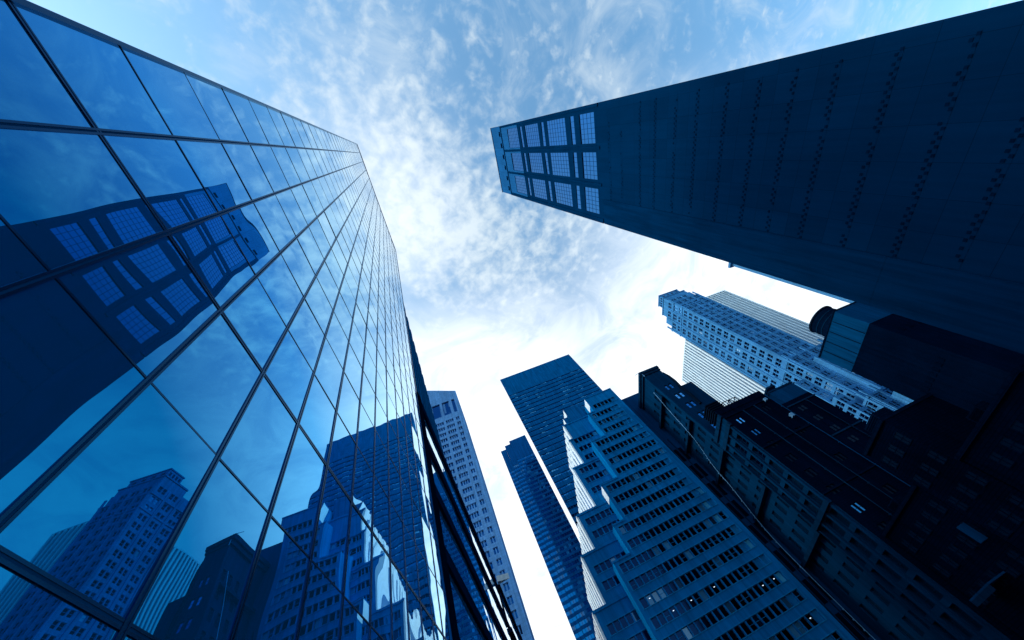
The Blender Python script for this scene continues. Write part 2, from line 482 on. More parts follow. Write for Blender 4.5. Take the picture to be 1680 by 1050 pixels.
# ------------------------------------------------------------------ bronze tower (right)
RX, RY0, RY1, RZ = 58.0, -1.4, 31.2, 200.0
rt = thing('bronze_tower', 'huge dark bronze slab tower with three bays of gridded windows near its top', 'tower', (RX + 13, 15, G))
bays = [(.5, 8.5), (10.75, 18.5), (21.0, 28.8)]
rows = [(96.8, 105.2, 5, 4), (108.5, 111.0, 4, 1), (114.5, 128.5, 5, 7), (131.5, 134.0, 4, 1), (137.0, 151.0, 5, 7), (154.2, 156.8, 4, 1), (160.0, 174.0, 5, 7)]
slots = [(1.0, 3.2), (6.2, 8.4), (11.4, 13.6), (16.6, 18.8), (21.8, 24.0), (27.0, 29.2)]
mb = MB(); mb.box(RX, RX + 26, RY0, RY1, G, RZ, 0, 'x')
us = cuts(RY0, RY1, bays); zr = cuts(94.5, 183.5, [(a, b) for a, b, _, _ in rows])
face(mb, 'x', RX, [RY0, RY1], [G, 94.5], lambda i, j: False, .4)
face(mb, 'x', RX, us, zr[:-2], lambda i, j: i % 2 == 1 and j % 2 == 1, .2)
face(mb, 'x', RX, us, zr[-3:], lambda i, j: i % 2 == 1 and j == 0, .2, 1)
face(mb, 'x', RX, cuts(RY0, RY1, slots), [183.5, 185.4, 187.8, RZ], lambda i, j: i % 2 == 1 and j == 1, .5, 1)
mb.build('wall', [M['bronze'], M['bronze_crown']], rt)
mb = MB(); mb.box(RX + .48, RX + .55, RY0 + .5, RY1 - .5, 184, 189); mb.build('louvre_backing', M['slot'], rt)
its = []; cache = {}
for a, b in bays:
    for z0, z1, c, r in rows:
        k = (round(b - a, 2), round(z1 - z0, 2), c, r)
        if k not in cache: cache[k] = win_mesh('window', b - a, z1 - z0, c + 1, r, .08, .09, [M['muntin'], M['rglass']], .06, split=True)
        its.append((cache[k], 'x', RX, (a + b) / 2, z0, .17, b - a, z1 - z0))
put_windows(rt, 'window', its)
rj = random.Random(21)
for o in rt.children:
    if o.name.startswith('window'): o.rotation_euler.z += rj.gauss(0, .008); o.rotation_euler.x += rj.gauss(0, .006)
mb = MB()
for u in (RY0, 9.62, 19.75, RY1 - .9): fbox(mb, 'x', RX, u - (.0 if u == RY0 else .45), u + .9 - (.0 if u in (RY0, RY1 - .9) else .45), 94.5, 183.5, -.22, 0)
fbox(mb, 'x', RX, RY0 + .003, RY1 - .003, 183.2, 184.0, -.26, 0)
mb.build('pilaster', M['bronze_trim'], rt)
rr = random.Random(3)
for z in (89.8, 84.4, 76.9, 71.7, 65.6, 60.1, 53.8, 47.9, 42.6, 37.2, 31.2, 25.4, 19.7, 14.0, 8.4, 3.0):
    mb = MB(); a = .3 if z < 80 else (3.5 if z > 86 else 6)
    fbox(mb, 'x', RX, a - .05, 23.6, z - .36, z + .40, -.02, -.002, 1)
    u = a
    while u < 23.4:
        if rr.random() < .86 - (.35 if z > 80 else 0):
            fbox(mb, 'x', RX, u, u + .34, z - .33, z - .02, -.07, 0)
        if rr.random() < .86 - (.35 if z > 80 else 0):
            fbox(mb, 'x', RX, u + .45, u + .79, z + .06, z + .37, -.07, 0)
        u += .92
    mb.build('vent_row', [M['vent'], M['bronze']], rt)
mb = MB(); fbox(mb, 'x', RX, 23.75, RY1 - .01, G, 93.9, -.16, 0); mb.build('corner_pier', M['bronze_trim'], rt)
mb = MB(); fbox(mb, 'x', RX, 23.76, RY1 - .02, 25.9, 26.9, -.18, -.162); mb.build('ledge', M['bronze_trim'], rt)
mb = MB(); mb.box(RX - .2, RX + 26.2, RY0 - .15, RY1 + .15, RZ, RZ + .5); mb.build('roof_coping', M['bronze_trim'], rt)

# ------------------------------------------------------------------ low dark block beside the glass tower, and the tower behind it
db = thing('office_block', 'low black framed glass block joined to the right edge of the mirror tower', 'office building', (-15, 48, G))
mb = MB(); mb.box(-26, -5.25, 25.1, 71, G, 34.2); mb.build('wall', M['fin'], db)
lev = [G, 4.6, 10.3, 16.2, 22.0, 28.0, 34.0]
for a, b in zip(lev[:-1], lev[1:]):
    mb = MB(); mb.box(-5.3, -4.92, 25.1, 71, b - .55, b + .75); mb.build('spandrel', M['fin'], db)
    mb = MB(); mb.box(-4.92, -4.88, 26.4, 71, b + .62, b + .68); mb.build('edge_trim', M['strip'], db)
    for k in range(4):
        y0 = 26.4 + k * 11.15
        mb = MB(); r = random.gauss(0, .02)
        mb.quad((-5.15 + r, y0, a + .75), (-5.15 - r, y0 + 11.1, a + .75), (-5.15 - r, y0 + 11.1, b - .55), (-5.15 + r, y0, b - .55)); mb.build('window', M['mirror'], db)
mb = MB(); mb.box(-5.3, -4.86, 25.08, 26.4, G, 34.9); mb.build('corner_column', M['slot'], db)

eb = thing('ribbed_tower', 'dark tower with toothed window bays just behind the edge of the mirror tower', 'tower', (-15, 50, G))
a0 = Vector((-5.35, 25.4)); dr = Vector((-3.7, 39.7)).normalized(); nn = Vector((dr.y, -dr.x))
def ep(s, o): q = a0 + dr * s + nn * o; return (q.x, q.y)
mb = MB(); mb.prism([ep(0, 0), ep(60, 0), ep(60, -18), ep(0, -18)], 34.95, 66); mb.build('wall', M['slate'], eb)
s = .6
while s < 58:
    mb = MB(); mb.prism([ep(s, .012), ep(s + .5, .18), ep(s + 1.6, .18), ep(s + 2.0, .012)], 34.96, 66.4); o = mb.build('bay', M['slate'], eb)
    mb = MB()
    q0, q1 = ep(s + .65, .20), ep(s + 1.45, .20)
    mb.quad((q0[0], q0[1], 37), (q1[0], q1[1], 37), (q1[0], q1[1], 64), (q0[0], q0[1], 64))
    mb.build('window', M['mid_dark'], o)
    s += 2.9

# street front beyond it
fb = thing('canopy_block', 'low dark building with pale canopy strips below the granite tower', 'office building', (-16, 105, G))
mb = MB(); mb.box(-30, -5.2, 74, 140, G, 36); mb.build('wall', M['brick2'], fb)
for z in (36, 29, 21, 13):
    mb = MB(); mb.box(-5.2, -4.7, 74, 140, z - 1.2, z - .5); mb.build('canopy', M['fin'], fb)
mb = MB()
pass
for z in (30, 22.5, 14.5, 7):
    mb = MB(); mb.box(-5.2, -5.1, 75, 139, z, z + 4.5); mb.build('window_band', M['mirror'], fb)
mb = MB(); mb.prism([(-4.9, 72.6), (-2.6, 73.4), (-4.9, 73.7)], 35.2, 36.2); mb.build('pennant', M['bwhite'], fb)

# ------------------------------------------------------------------ granite tower with sloped top
SY = 148.0
st = thing('granite_tower', 'pale granite tower with sloped gable top and three tall openings under it', 'tower', (-24, SY + 15, G))
SX0, SX1 = -44.2, -3.8
bx = [(-42.2, -40), (-38.2, -33.5), (-32.0, -26.8), (-21.4, -16.2), (-14.8, -10.0), (-8.3, -6.2)]
zr = [(172.0, 184.8)] + [(167.2 - 4.62 * k - 2.7, 167.2 - 4.62 * k) for k in range(35)]
zr = sorted(zr)
zc_ = cuts(G, 188.0, zr)
mb = MB()
face(mb, 'y', SY, cuts(SX0, SX1, bx), zc_, lambda i, j: i % 2 == 1 and j % 2 == 1, .8)
mb.poly([(SX0, SY, 188), (SX1, SY, 188), (SX1, SY, 192.3), (-24, SY, 204.5), (SX0, SY, 192.3)])
mb.poly([(SX0, SY + 30, 188), (SX1, SY + 30, 188), (SX1, SY + 30, 192.3), (-24, SY + 30, 204.5), (SX0, SY + 30, 192.3)])
mb.quad((SX1, SY, 192.3), (SX1, SY + 30, 192.3), (-24, SY + 30, 204.5), (-24, SY, 204.5))
mb.quad((SX0, SY, 192.3), (SX0, SY + 30, 192.3), (-24, SY + 30, 204.5), (-24, SY, 204.5))
mb.box(SX0, SX1, SY, SY + 30, G, 192.3, 0, 'yt')
mb.build('wall', M['granite'], st)
its = []; cache = {}
for a, b in bx:
    for z0, z1 in zr:
        k = (round(b - a, 2), round(z1 - z0, 2))
        if k not in cache: cache[k] = win_mesh('window', b - a, z1 - z0, 4 if k[1] < 5 and k[0] > 3 else (2 if k[1] < 5 else 1), 1, .12, .5, [M['granite'], M['gglass']], .45)
        its.append((cache[k], 'y', SY, (a + b) / 2, z0, .75, b - a, z1 - z0))
put_windows(st, 'window', its)

# ------------------------------------------------------------------ slate slab tower
TY = 182.0
tt = thing('slate_slab_tower', 'wide dark blue slab tower striped by thin bright window bands', 'tower', (65, TY + 12, G))
bands = [(206.5 - 4.2 * k - 1.5, 206.5 - 4.2 * k) for k in range(49)]
zr = sorted(bands)
mb = MB(); mb.prism([(33.4, TY + .52), (98.6, TY + .52), (98.6, TY + 26), (38.4, TY + 26)], G, 229.4)
mb.quad((33.4, TY, 229.4), (98.6, TY, 229.4), (98.6, TY + .52, 229.4), (33.4, TY + .52, 229.4))
mb.quad((33.4, TY, G), (33.4, TY + .52, G), (33.4, TY + .52, 229.4), (33.4, TY, 229.4))
face(mb, 'y', TY, [33.4, 98.6], cuts(G, 229.4, zr), lambda i, j: j % 2 == 1, .5)
mb.build('wall', M['slate'], tt)
for a, b in zr:
    mb = MB(); mb.quad((33.41, TY + .45, a), (98.59, TY + .45, a), (98.59, TY + .45, b), (33.41, TY + .45, b))
    mb.build('window_band', M['sglass'], tt)
mb = MB()
for k in range(41):
    x = 33.5 + k * 1.62; mb.box(x - .08, x + .08, TY - .12, TY, G, 208)
mb.build('mullion', M['slate'], tt)

# ------------------------------------------------------------------ stepped glass tower
UY = 249.0
ut = thing('stepped_tower', 'slim dark glass tower whose left corner steps down twice, beyond the slab tower', 'tower', (29, UY + 15, G))
steps = [(16.0, 21.0, 218.0, 1.4), (21.0, 26.3, 221.3, .7), (26.3, 42.3, 224.0, 0.0)]
mb = MB(); wins = []
for x0, x1, zt, off in steps:
    mb.prism([(x0, UY + off + .27), (x1, UY + off + .27), (x1, UY + 30), (x0 + 2.4, UY + 30)], G, zt)
    mb.quad((x0, UY + off, zt), (x1, UY + off, zt), (x1, UY + off + .27, zt), (x0, UY + off + .27, zt))
    zr = [(1.5 + 3.6 * k, 3.5 + 3.6 * k) for k in range(int((zt - 22) / 3.6))]
    face(mb, 'y', UY + off, [x0, x1], cuts(G, zt, zr), lambda i, j: j % 2 == 1, .25)
    for a, b in zr: wins.append((x0, x1, UY + off + .2, a, b))
mb.build('wall', M['uwall'], ut)
wins.sort(key=lambda q: -(q[1] - q[0]) * 10 - q[3])
rest = MB()
for k, (x0, x1, y, a, b) in enumerate(wins):
    m2 = MB() if k < 100 else rest
    m2.quad((x0 + .01, y, a), (x1 - .01, y, a), (x1 - .01, y, b), (x0 + .01, y, b))
    if k < 100: m2.build('window_band', M['uglass'], ut)
rest.build('window_bands', M['uglass'], ut)['kind'] = 'stuff'
mb = MB()
for x0, x1, zt, off in steps:
    n = int((x1 - x0) / 1.7)
    for k in range(n + 1):
        x = x0 + .08 + (x1 - x0 - .16) * k / n; mb.box(x - .07, x + .07, UY + off - .2, UY + off - .002, G, zt)
mb.build('mullion', M['slate'], ut)

# ------------------------------------------------------------------ strip-window block with white stepped side
BY = 89.0; BR = 51.2
bb = thing('strip_window_block', 'stepped blue office block with rows of dark strip windows and white fluted side walls', 'office building', (35, 100, G))
front = [(85.0, 78.0, 40.3), (78.0, 67.5, 37.8), (67.5, 53.5, 32.9), (53.5, 43.0, 27.6), (43.0, 36.0, 24.4), (36.0, G, 19.8)]
floors = [80.2 - 1.3] + [75.2 - 3.5 * k for k in range(21)]
WH = 1.75
fmb = MB(); tmb = MB(); its = []
vB = [win_mesh('window', 1.17, WH, 1, 1, .05, .04, [M['btrim'], M['bglass']], .04),
      win_mesh('window', 1.17, WH, 1, 2, .05, .06, [M['btrim'], M['bglass']], .04),
      win_mesh('window', 1.17, WH, 1, 1, .05, .04, [M['btrim'], M['bpale']], .04),
      win_mesh('window', 1.17, WH, 1, 1, .05, .04, [M['btrim'], M['bglass'], M['lamp']], .04, lamp=(.1, 1.1, .3, .12))]
rb = random.Random(11)
def strip_face(pl, x0, x1, z0, z1, inset_l, inset_r, blank_top=0):
    fl = [z for z in floors if z > z0 + .1 and z + WH < z1 - .25]
    n = int((x1 - inset_r - x0 - inset_l) / 1.45)
    spans = [(x0 + inset_l + 1.45 * k, x0 + inset_l + 1.45 * k + 1.17) for k in range(n)]
    zsp = sorted((z, z + WH) for z in fl)
    face(fmb, 'y', pl, cuts(x0, x1, spans), cuts(z0, z1, zsp), lambda i, j: i % 2 == 1 and j % 2 == 1, .35)
    for z, zt in zsp:
        a, b = spans[0][0] - .16, spans[-1][1] + .16
        for q in ((a, b, z - .14, z - .02), (a, b, zt + .02, zt + .14), (a - .12, a - .01, z - .14, zt + .14), (b + .01, b + .12, z - .14, zt + .14)):
            fbox(tmb, 'y', pl, q[0], q[1], q[2], q[3], -.10, .0)
        for k, (p, q) in enumerate(spans):
            t = rb.random()
            right = (k / max(1, n)) > (.68 if z > 60 else .86)
            v = vB[0] if t < .7 else vB[1]
            if right and t < .75 or t > .95 or z > 79: v = vB[2] if t < .9 or z > 79 else vB[1]
            if z < 27 and t < .07: v = vB[3]
            its.append((v, 'y', pl, (p + q) / 2, z, .3, 1.17, WH))
for zt, zb, xl in front:
    strip_face(BY, xl, BR, zb, zt, 1.0, .9)
    fmb.box(xl, BR, BY, 118, zb, zt, 0, 'yxb')
    # plain side wall facing the avenue
    fmb.quad((xl, BY, zb), (xl, 118, zb), (xl, 118, zt), (xl, BY, zt), 0)
left = [(80.5, 73.9, 29.5), (73.9, 64.0, 28.2), (64.0, 50.8, 24.4), (50.8, 41.6, 18.5), (41.6, 31.0, 14.8), (31.0, 17.0, 11.6), (17.0, G, 9.4)]
LY = 92.6
wmb = []
for zt, zb, xl in left:
    xr = max(x for t, b, x in front if t > zb + .01 and b < zt - .01) + 2
    if zt > 75:
        fmb.quad((xl, LY, zb), (xr, LY, zb), (xr, LY, zt), (xl, LY, zt))
    else:
        strip_face(LY, xl, xr, zb, zt, 1.3, .6)
    fmb.box(xl, xr, LY, 116, zb, zt, 0, 'yxb')
    fmb.quad((xl, LY, zb), (xl, 116, zb), (xl, 116, zt), (xl, LY, zt))
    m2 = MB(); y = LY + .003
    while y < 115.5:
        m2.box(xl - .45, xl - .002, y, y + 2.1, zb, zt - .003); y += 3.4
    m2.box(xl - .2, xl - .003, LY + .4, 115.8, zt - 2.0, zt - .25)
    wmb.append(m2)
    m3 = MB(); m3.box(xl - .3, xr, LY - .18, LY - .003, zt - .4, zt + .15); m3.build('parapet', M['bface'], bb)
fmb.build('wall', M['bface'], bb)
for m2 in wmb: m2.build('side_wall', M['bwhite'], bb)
tmb.build('strip_frame', M['btrim'], bb)
put_windows(bb, 'window', its)
for k, (zt, zb, xl) in enumerate(front):
    m3 = MB(); m3.box(xl - .12, xl + (front[k - 1][2] - xl if k else BR - xl), BY - .14, BY - .003, zt - .3, zt + .12); m3.build('parapet', M['bface'], bb)
    if k in (0, 3):
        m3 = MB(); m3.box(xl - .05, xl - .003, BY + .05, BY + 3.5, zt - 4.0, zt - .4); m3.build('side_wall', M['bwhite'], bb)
m3 = MB(); m3.box(33.4, 40.0, 95, 103, 80.5, 89.5); m3.box(31.6, 33.3, 95.5, 98, 80.5, 86.0)
m3.build('roof_plant', M['slate'], bb)
m3 = MB(); m3.box(33.34, 33.39, 95, 103, 86.5, 89.4); m3.box(31.54, 31.59, 95.5, 98, 81, 85.9); m3.build('pale_band', M['bwhite'], bb)  # white sheets paint the sunlit sides of the roof plant

# ------------------------------------------------------------------ plain slab behind
pb = thing('plain_slab', 'plain windowless blue wall slab between the strip window block and the old cornice building', 'office building', (56, 98, G))
mb = MB(); mb.box(51.4, 61, 93, 108, G, 81.6); mb.build('wall', wall_mat('plain_render', (.001, .045, .14), var=.3), pb)
mb = MB()
for k in range(9):
    z = 2 + k * 6.2
    for x in (52.2, 54.0, 55.6): mb.box(x, x + 1.0, 92.9, 92.998, z, z + 4.4)
mb.build('window_bay', M['slot'], pb)
mb = MB()
for x in (53.6, 55.3): mb.box(x - .12, x + .12, 92.7, 92.89, G, 60)
mb.build('pilaster', M['ledge'], pb)

# ------------------------------------------------------------------ old cornice building
ob = thing('cornice_building', 'old grey stucco building with projecting cornice, curved ledge and pairs of bright windows', 'apartment building', (61, 85, G))
mb = MB()
zw = [65.0 - 4.4 * k for k in range(15)]
sp = [(59.2, 60.3), (60.75, 61.85)]
zz = sorted((z, z + 2.1) for z in zw)
face(mb, 'y', 78.0, cuts(57.2, 63.3, sp), cuts(G, 74.6, zz), lambda i, j: i % 2 == 1 and j % 2 == 1, .4)
mb.box(57.2, 63.3, 78, 92.6, G, 74.6, 0, 'yx')
sx = [(79.2, 80.6), (82.0, 83.4), (85.2, 86.6), (88.4, 89.8)]
zx = sorted((66.0 - 4.4 * k, 68.6 - 4.4 * k) for k in range(15))
face(mb, 'x', 57.2, cuts(78, 92.6, sx), cuts(G, 74.6, zx), lambda i, j: i % 2 == 1 and j % 2 == 1, .4)
mb.box(63.3, 69, 80, 92, G, 66.2)
mb.build('wall', M['teal'], ob)
mb = MB(); mb.box(56.3, 63.6, 77.4, 92.7, 74.6, 75.6); mb.build('cornice', M['ledge'], ob)
mb = MB(); mb.box(56.7, 63.5, 77.7, 92.65, 73.7, 74.58); mb.build('cornice', M['ledge'], ob)
mb = MB(); mb.box(56.6, 57.19, 77.5, 78.6, G, 72.5); mb.build('corner_quoin', M['teal'], ob)
for z in (64, 53, 42, 31, 20):
    mb = MB(); mb.box(56.0, 57.19, 78.61, 92.5, z, z + .7); mb.build('balcony_ledge', M['ledge'], ob)
its = []; cache = {}
o_light = {0: .7, 1: 1, 2: .6, 3: .2, 4: .7, 5: 1, 8: .5}
wO = {k: win_mesh('window', 1.1, 2.1, 1, 2, .07, .06, [M['ledge'], M[k]], .06, split=True) for k in ('skyglass', 'rglass', 'dimglass')}
for i, z in enumerate(zw):
    for a, b in sp:
        k = ('skyglass' if i in (1, 5) else 'rglass') if i in o_light and i < 9 else 'dimglass'
        its.append((wO[k], 'y', 78.0, (a + b) / 2, z, .3, 1.1, 2.1))
wX = win_mesh('window', 1.4, 2.6, 2, 2, .08, .08, [M['ledge'], M['dimglass']], .06, split=True)
for a, b in sx:
    for z0, z1 in zx: its.append((wX, 'x', 57.2, (a + b) / 2, z0, .3, 1.4, 2.6))
put_windows(ob, 'window', its)
mb = MB(); q = [(63.45, 78.6, 72.5), (63.7, 78.3, 70), (63.5, 78.0, 67), (62.9, 77.8, 64), (62.9, 77.7, 60), (62.6, 77.7, 56)]
for a, b in zip(q[:-1], q[1:]): mb.tube(a, b, .42)
mb.build('duct', M['steel'], ob)

pole = MB(); pole.tube((57.0, 77.6, 75.7), (55.5, 78.6, 76.2), .07); pole.tube((57.0, 77.6, 73.2), (57.0, 77.6, 75.8), .09)
o = pole.build('flagpole', M['wire']); o['label'] = 'bare slanted flagpole on the corner of the old cornice building roof'; o['category'] = 'flagpole'

# hanging cable down the front
mb = MB()
cp = [(56.0, 79.6, 67.6), (55.9, 81.5, 59.5), (55.8, 83.3, 50.6), (55.7, 86.6, 43.5), (55.6, 87.6, 38.4), (55.6, 90.2, 31.0), (55.5, 91.2, 25.6), (55.4, 91.4, 17.3), (55.2, 91.0, 7.3), (55.2, 90.8, G)]
pts = []
for i in range(len(cp) - 1):
    p0, p1, p2, p3 = [Vector(cp[min(max(i + d, 0), len(cp) - 1)]) for d in (-1, 0, 1, 2)]
    for k in range(6):
        t = k / 6
        pts.append(.5 * ((2 * p1) + (p2 - p0) * t + (2 * p0 - 5 * p1 + 4 * p2 - p3) * t * t + (3 * p1 - p0 - 3 * p2 + p3) * t ** 3))
pts.append(Vector(cp[-1]))
for a, b in zip(pts[:-1], pts[1:]): mb.tube(a, b, .085, n=6)
rl = random.Random(5)
for a in pts[4:-6]:
    if rl.random() < .5: mb.tube(a + Vector((-.12, 0, -.1)), a + Vector((-.12, 0, .12)), .13, n=6)
o = mb.build('cable', M['wire']); o['label'] = 'long pale cable hanging down the dark front of the old cornice building'; o['category'] = 'cable'

# ------------------------------------------------------------------ pilastered brick block
mk = thing('pilaster_block', 'dark brick block with a pilastered avenue front and paired small windows on its blank side', 'apartment building', (63, 73, G))
mb = MB()
zz = sorted((40.6 - 3.9 * k, 42.2 - 3.9 * k) for k in range(11))
s2 = [(58.2, 58.95), (59.15, 59.9)]
face(mb, 'y', 69.0, cuts(56.3, 70.2, s2 + [(66.2, 66.9), (67.1, 67.8)]), cuts(G, 44.6, zz), lambda i, j: (i in (1, 3) or (i in (5, 7) and j % 4 == 1)) and j % 2 == 1, .3)
sx = [(69.8, 72.0), (72.9, 75.1), (76.0, 77.6)]
zx = sorted((36.6 - 3.9 * k, 39.6 - 3.9 * k) for k in range(10))
face(mb, 'x', 56.3, cuts(69, 77.99, sx), cuts(G, 44.6, zx), lambda i, j: i % 2 == 1 and j % 2 == 1, .7, 1, 1)
mb.box(56.3, 70.2, 69, 77.99, G, 44.6, 0, 'yx')
mb.build('wall', [M['brick2'], M['teal']], mk)
its = []
wa = {k: win_mesh('window', .75, 1.6, 1, 2, .06, .05, [M['brick'], M[k]], .05) for k in ('skyglass', 'midglass', 'dimglass')}
for i, (z0, z1) in enumerate(reversed(zz)):
    for j, (a, b) in enumerate(s2):
        its.append((wa['skyglass' if i in (0,) else ('midglass' if i in (1, 6) else 'dimglass')], 'y', 69.0, (a + b) / 2, z0, .25, .75, 1.6))
for i, (z0, z1) in enumerate(zz):
    if (2 * i + 1) % 4 == 1:
        for a, b in ((66.2, 66.9), (67.1, 67.8)): its.append((wa['dimglass'], 'y', 69.0, (a + b) / 2, z0, .25, .7, 1.6))
for j, (a, b) in enumerate(sx):
    wv = [win_mesh('window', b - a, 3.0, 2, 3, .09, .09, [M['ledge'], M[k]], .08, split=True) for k in ('dimglass', 'rglass')]
    for i, (z0, z1) in enumerate(reversed(zx)):
        its.append((wv[1 if i < 2 and j < 2 else 0], 'x', 56.3, (a + b) / 2, z0, .6, b - a, 3.0))
put_windows(mk, 'window', its)
mb = MB()
for u in (69.25, 72.15, 75.25, 77.62):
    mb.box(55.85, 56.295, u, u + .55 if u < 77 else 77.98, G, 41.2)
mb.build('pilaster', M['teal'], mk)
for q in ((55.7, 41.21, 42.2), (55.9, 43.9, 44.9), (55.5, 20.4, 21.2)):
    mb = MB(); mb.box(q[0], 56.295, 68.8, 77.985, q[1], q[2]); mb.build('cornice', M['ledge'], mk)
mb = MB(); mb.box(56.31, 70.2, 68.9, 69.3, 44.602, 46.2); mb.build('parapet', M['brick2'], mk)
mb = MB(); mb.tube((70.0, 68.75, G), (70.0, 68.75, 44.4), .09, n=8)
for z in range(4, 44, 6): mb.box(69.8, 70.2, 68.7, 68.99, z, z + .12)
mb.build('drainpipe', M['strip'], mk)
for z in (43.2, 33.5, 21.8):
    mb = MB(); mb.box(56.31, 70.25, 68.78, 68.995, z, z + .35); mb.build('belt_course', M['brick'], mk)
for x in (61.6, 64.9):
    mb = MB(); mb.tube((x, 68.6, G), (x, 68.6, 43.1), .10, n=6)
    for z in range(5, 43, 5): mb.box(x - .16, x + .16, 68.5, 68.77, z, z + .2)
    mb.build('pipe', M['ledge'], mk)
mb = MB(); mb.box(68.6, 69.3, 68.2, 68.99, 36.6, 37.5); mb.box(68.3, 69.0, 68.3, 68.99, 42.8, 43.5); mb.build('wall_lamp', M['wire'], mk)

# slatted cooling tower and steel frame on its roof
ct = thing('cooling_tower', 'black slatted cooling tower on the roof of the pilastered brick block', 'cooling tower', (60, 73, 44.6))
mb = MB(); mb.box(57.6, 61.0, 71.2, 75.0, 46.4, 50.2); mb.build('tank_body', M['steel'], ct)
for k in range(6):
    mb = MB(); z = 46.6 + k * .62; mb.box(57.3, 61.3, 70.9, 75.3, z, z + .18); mb.build('slat', M['steel'], ct)
mb = MB()
for x in (57.8, 60.8):
    for y in (71.4, 74.8): mb.box(x - .15, x + .15, y - .15, y + .15, 44.61, 46.4)
mb.build('leg_frame', M['steel'], ct)
sf = thing('steel_frame', 'open black steel roof frame beside the slatted cooling tower', 'roof frame', (64, 73, 44.6))
mb = MB()
for x in (62.2, 64.2, 66.2):
    for y in (71.5, 74.5): mb.tube((x, y, 44.61), (x, y, 49.2), .12, n=6)
mb.build('post', M['steel'], sf)
mb = MB()
for z in (46.6, 49.1):
    for y in (71.5, 74.5): mb.tube((62.2, y, z), (66.2, y, z), .10, n=6)
    for x in (62.2, 64.2, 66.2): mb.tube((x, 71.5, z), (x, 74.5, z), .10, n=6)
mb.tube((62.2, 71.5, 46.6), (64.2, 71.5, 49.1), .08, n=6); mb.tube((64.2, 71.5, 49.1), (66.2, 71.5, 46.6), .08, n=6)
mb.build('rail', M['steel'], sf)

# ------------------------------------------------------------------ blank-sided block with lighter top
lb = thing('blank_block', 'near black blank sided block with a paler band along its roof, below the stone tower', 'apartment building', (95, 92, G))
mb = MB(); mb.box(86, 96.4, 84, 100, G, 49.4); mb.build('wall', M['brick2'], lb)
mb = MB(); mb.box(87.3, 96.35, 84.05, 99.9, 49.4, 54.2); mb.build('pale_top', M['kpale'], lb)  # paler band along the top of the block
its = []
wl = win_mesh('window', .9, 1.7, 1, 2, .06, .05, [M['brick'], M['dimglass']], .05); wl2 = wl
for i in range(10):
    for x in (88.5, 89.7): its.append((wl2 if i in (1, 4, 7) else wl, 'y', 84.0, x, 45 - 4.1 * i, -.02, .9, 1.7))
put_windows(lb, 'window', its)
for z in (47.6, 36.0):
    mb = MB(); mb.box(85.9, 96.5, 83.75, 83.995, z, z + .4); mb.build('belt_course', M['ledge'], lb)
mb = MB(); mb.tube((92.6, 83.7, G), (92.6, 83.7, 47.5), .14, n=6); mb.build('pipe', M['ledge'], lb)
mb = MB(); mb.box(87.1, 96.55, 83.85, 100.1, 54.203, 54.7); mb.build('roof_coping', M['ledge'], lb)

# ------------------------------------------------------------------ ornate stone tower
NX, NY = 169.5, 136.0
ns = thing('stone_tower', 'tall ornate pale stone tower with stepped crown and paired dark windows', 'tower', (185, 152, G))
mb = MB(); its = []
n_big = win_mesh('window', 2.0, 3.0, 1, 2, .12, .12, [M['stone'], M['nglass']], .1)
n_sky = win_mesh('window', 2.0, 3.0, 1, 2, .12, .12, [M['stone'], M['skyglass']], .1)
n_nar = win_mesh('window', 1.5, 2.8, 1, 2, .12, .12, [M['stone'], M['nglass']], .1)
def nblock(x0, x1, y0, y1, z0, z1, xs, yys, pitch=4.9, first=None):
    sx = []
    for c in xs: sx += [(c - 1.75, c - .25), (c + .25, c + 1.75)]
    sy = []
    for c in yys: sy += [(c - 2.3, c - .3), (c + .3, c + 2.3)]
    zt = []
    z = z1 - 4.6
    while z > z0 + 1: zt.append((z, z + 2.9)); z -= pitch
    zt.sort()
    if sx: face(mb, 'y', y0, cuts(x0, x1, sx), cuts(z0, z1, [(a, a + 2.8) for a, b in zt]), lambda i, j: i % 2 == 1 and j % 2 == 1, .5)
    if sy: face(mb, 'x', x0, cuts(y0, y1, sy), cuts(z0, z1, [(a, a + 3.0) for a, b in zt]), lambda i, j: i % 2 == 1 and j % 2 == 1, .5)
    mb.box(x0, x1, y0, y1, z0, z1, 0, ('y' if sx else '') + ('x' if sy else ''))
    for a, b in zt:
        for p, q in sx: its.append((n_nar, 'y', y0, (p + q) / 2, a, .4, 1.5, 2.8))
        for p, q in sy: its.append((n_sky if (172 < a < 186 and p < 142) else n_big, 'x', x0, (p + q) / 2, a, .4, 2.0, 3.0))
nblock(169.5, 192, 136, 161, 98, 186, [172.7, 177.8, 182.9, 188.6], [139.9, 147.6, 155.6])
nblock(169.5, 190, 136, 157, 186.001, 192, [173, 178, 183], [140, 147.5])
nblock(169.5, 189, 136.2, 151.5, 192.001, 197, [], [])
mb.box(170.5, 187.5, 137.2, 146.3, 197.001, 202)
nblock(164.5, 196, 131, 166, 62, 98, [168, 174.5, 181, 187.5], [134.6, 142, 150, 158], 4.4)
nblock(160, 205, 126, 170, G, 61.9, [163.5, 170, 177, 184, 191, 198], [130, 138, 146, 154, 162], 4.4)
for x0, x1, y0, y1, z1, xs, yy in ((171.5, 177.5, 127.6, 130.9, 90, [174.5], []), (184, 190.5, 127, 130.9, 83, [187.2], []), (158.5, 164.4, 137.5, 143.5, 88, [161.5], [140.5]),
        (161, 164.4, 150, 156, 79, [], [153]), (166, 171.4, 122, 125.9, 57, [168.7], []), (176, 182, 121.5, 125.9, 66.5, [179], []), (189, 196, 121.5, 125.9, 58, [192.5], []), (155.5, 159.9, 131, 137, 70, [157.8], [134]), (156.5, 159.9, 144, 150, 58, [], [147])):
    nblock(x0, x1, y0, y1, G, z1, xs, yy, 4.4)
mb.build('wall', M['stone'], ns)
put_windows(ns, 'window', its)
pm = MB()
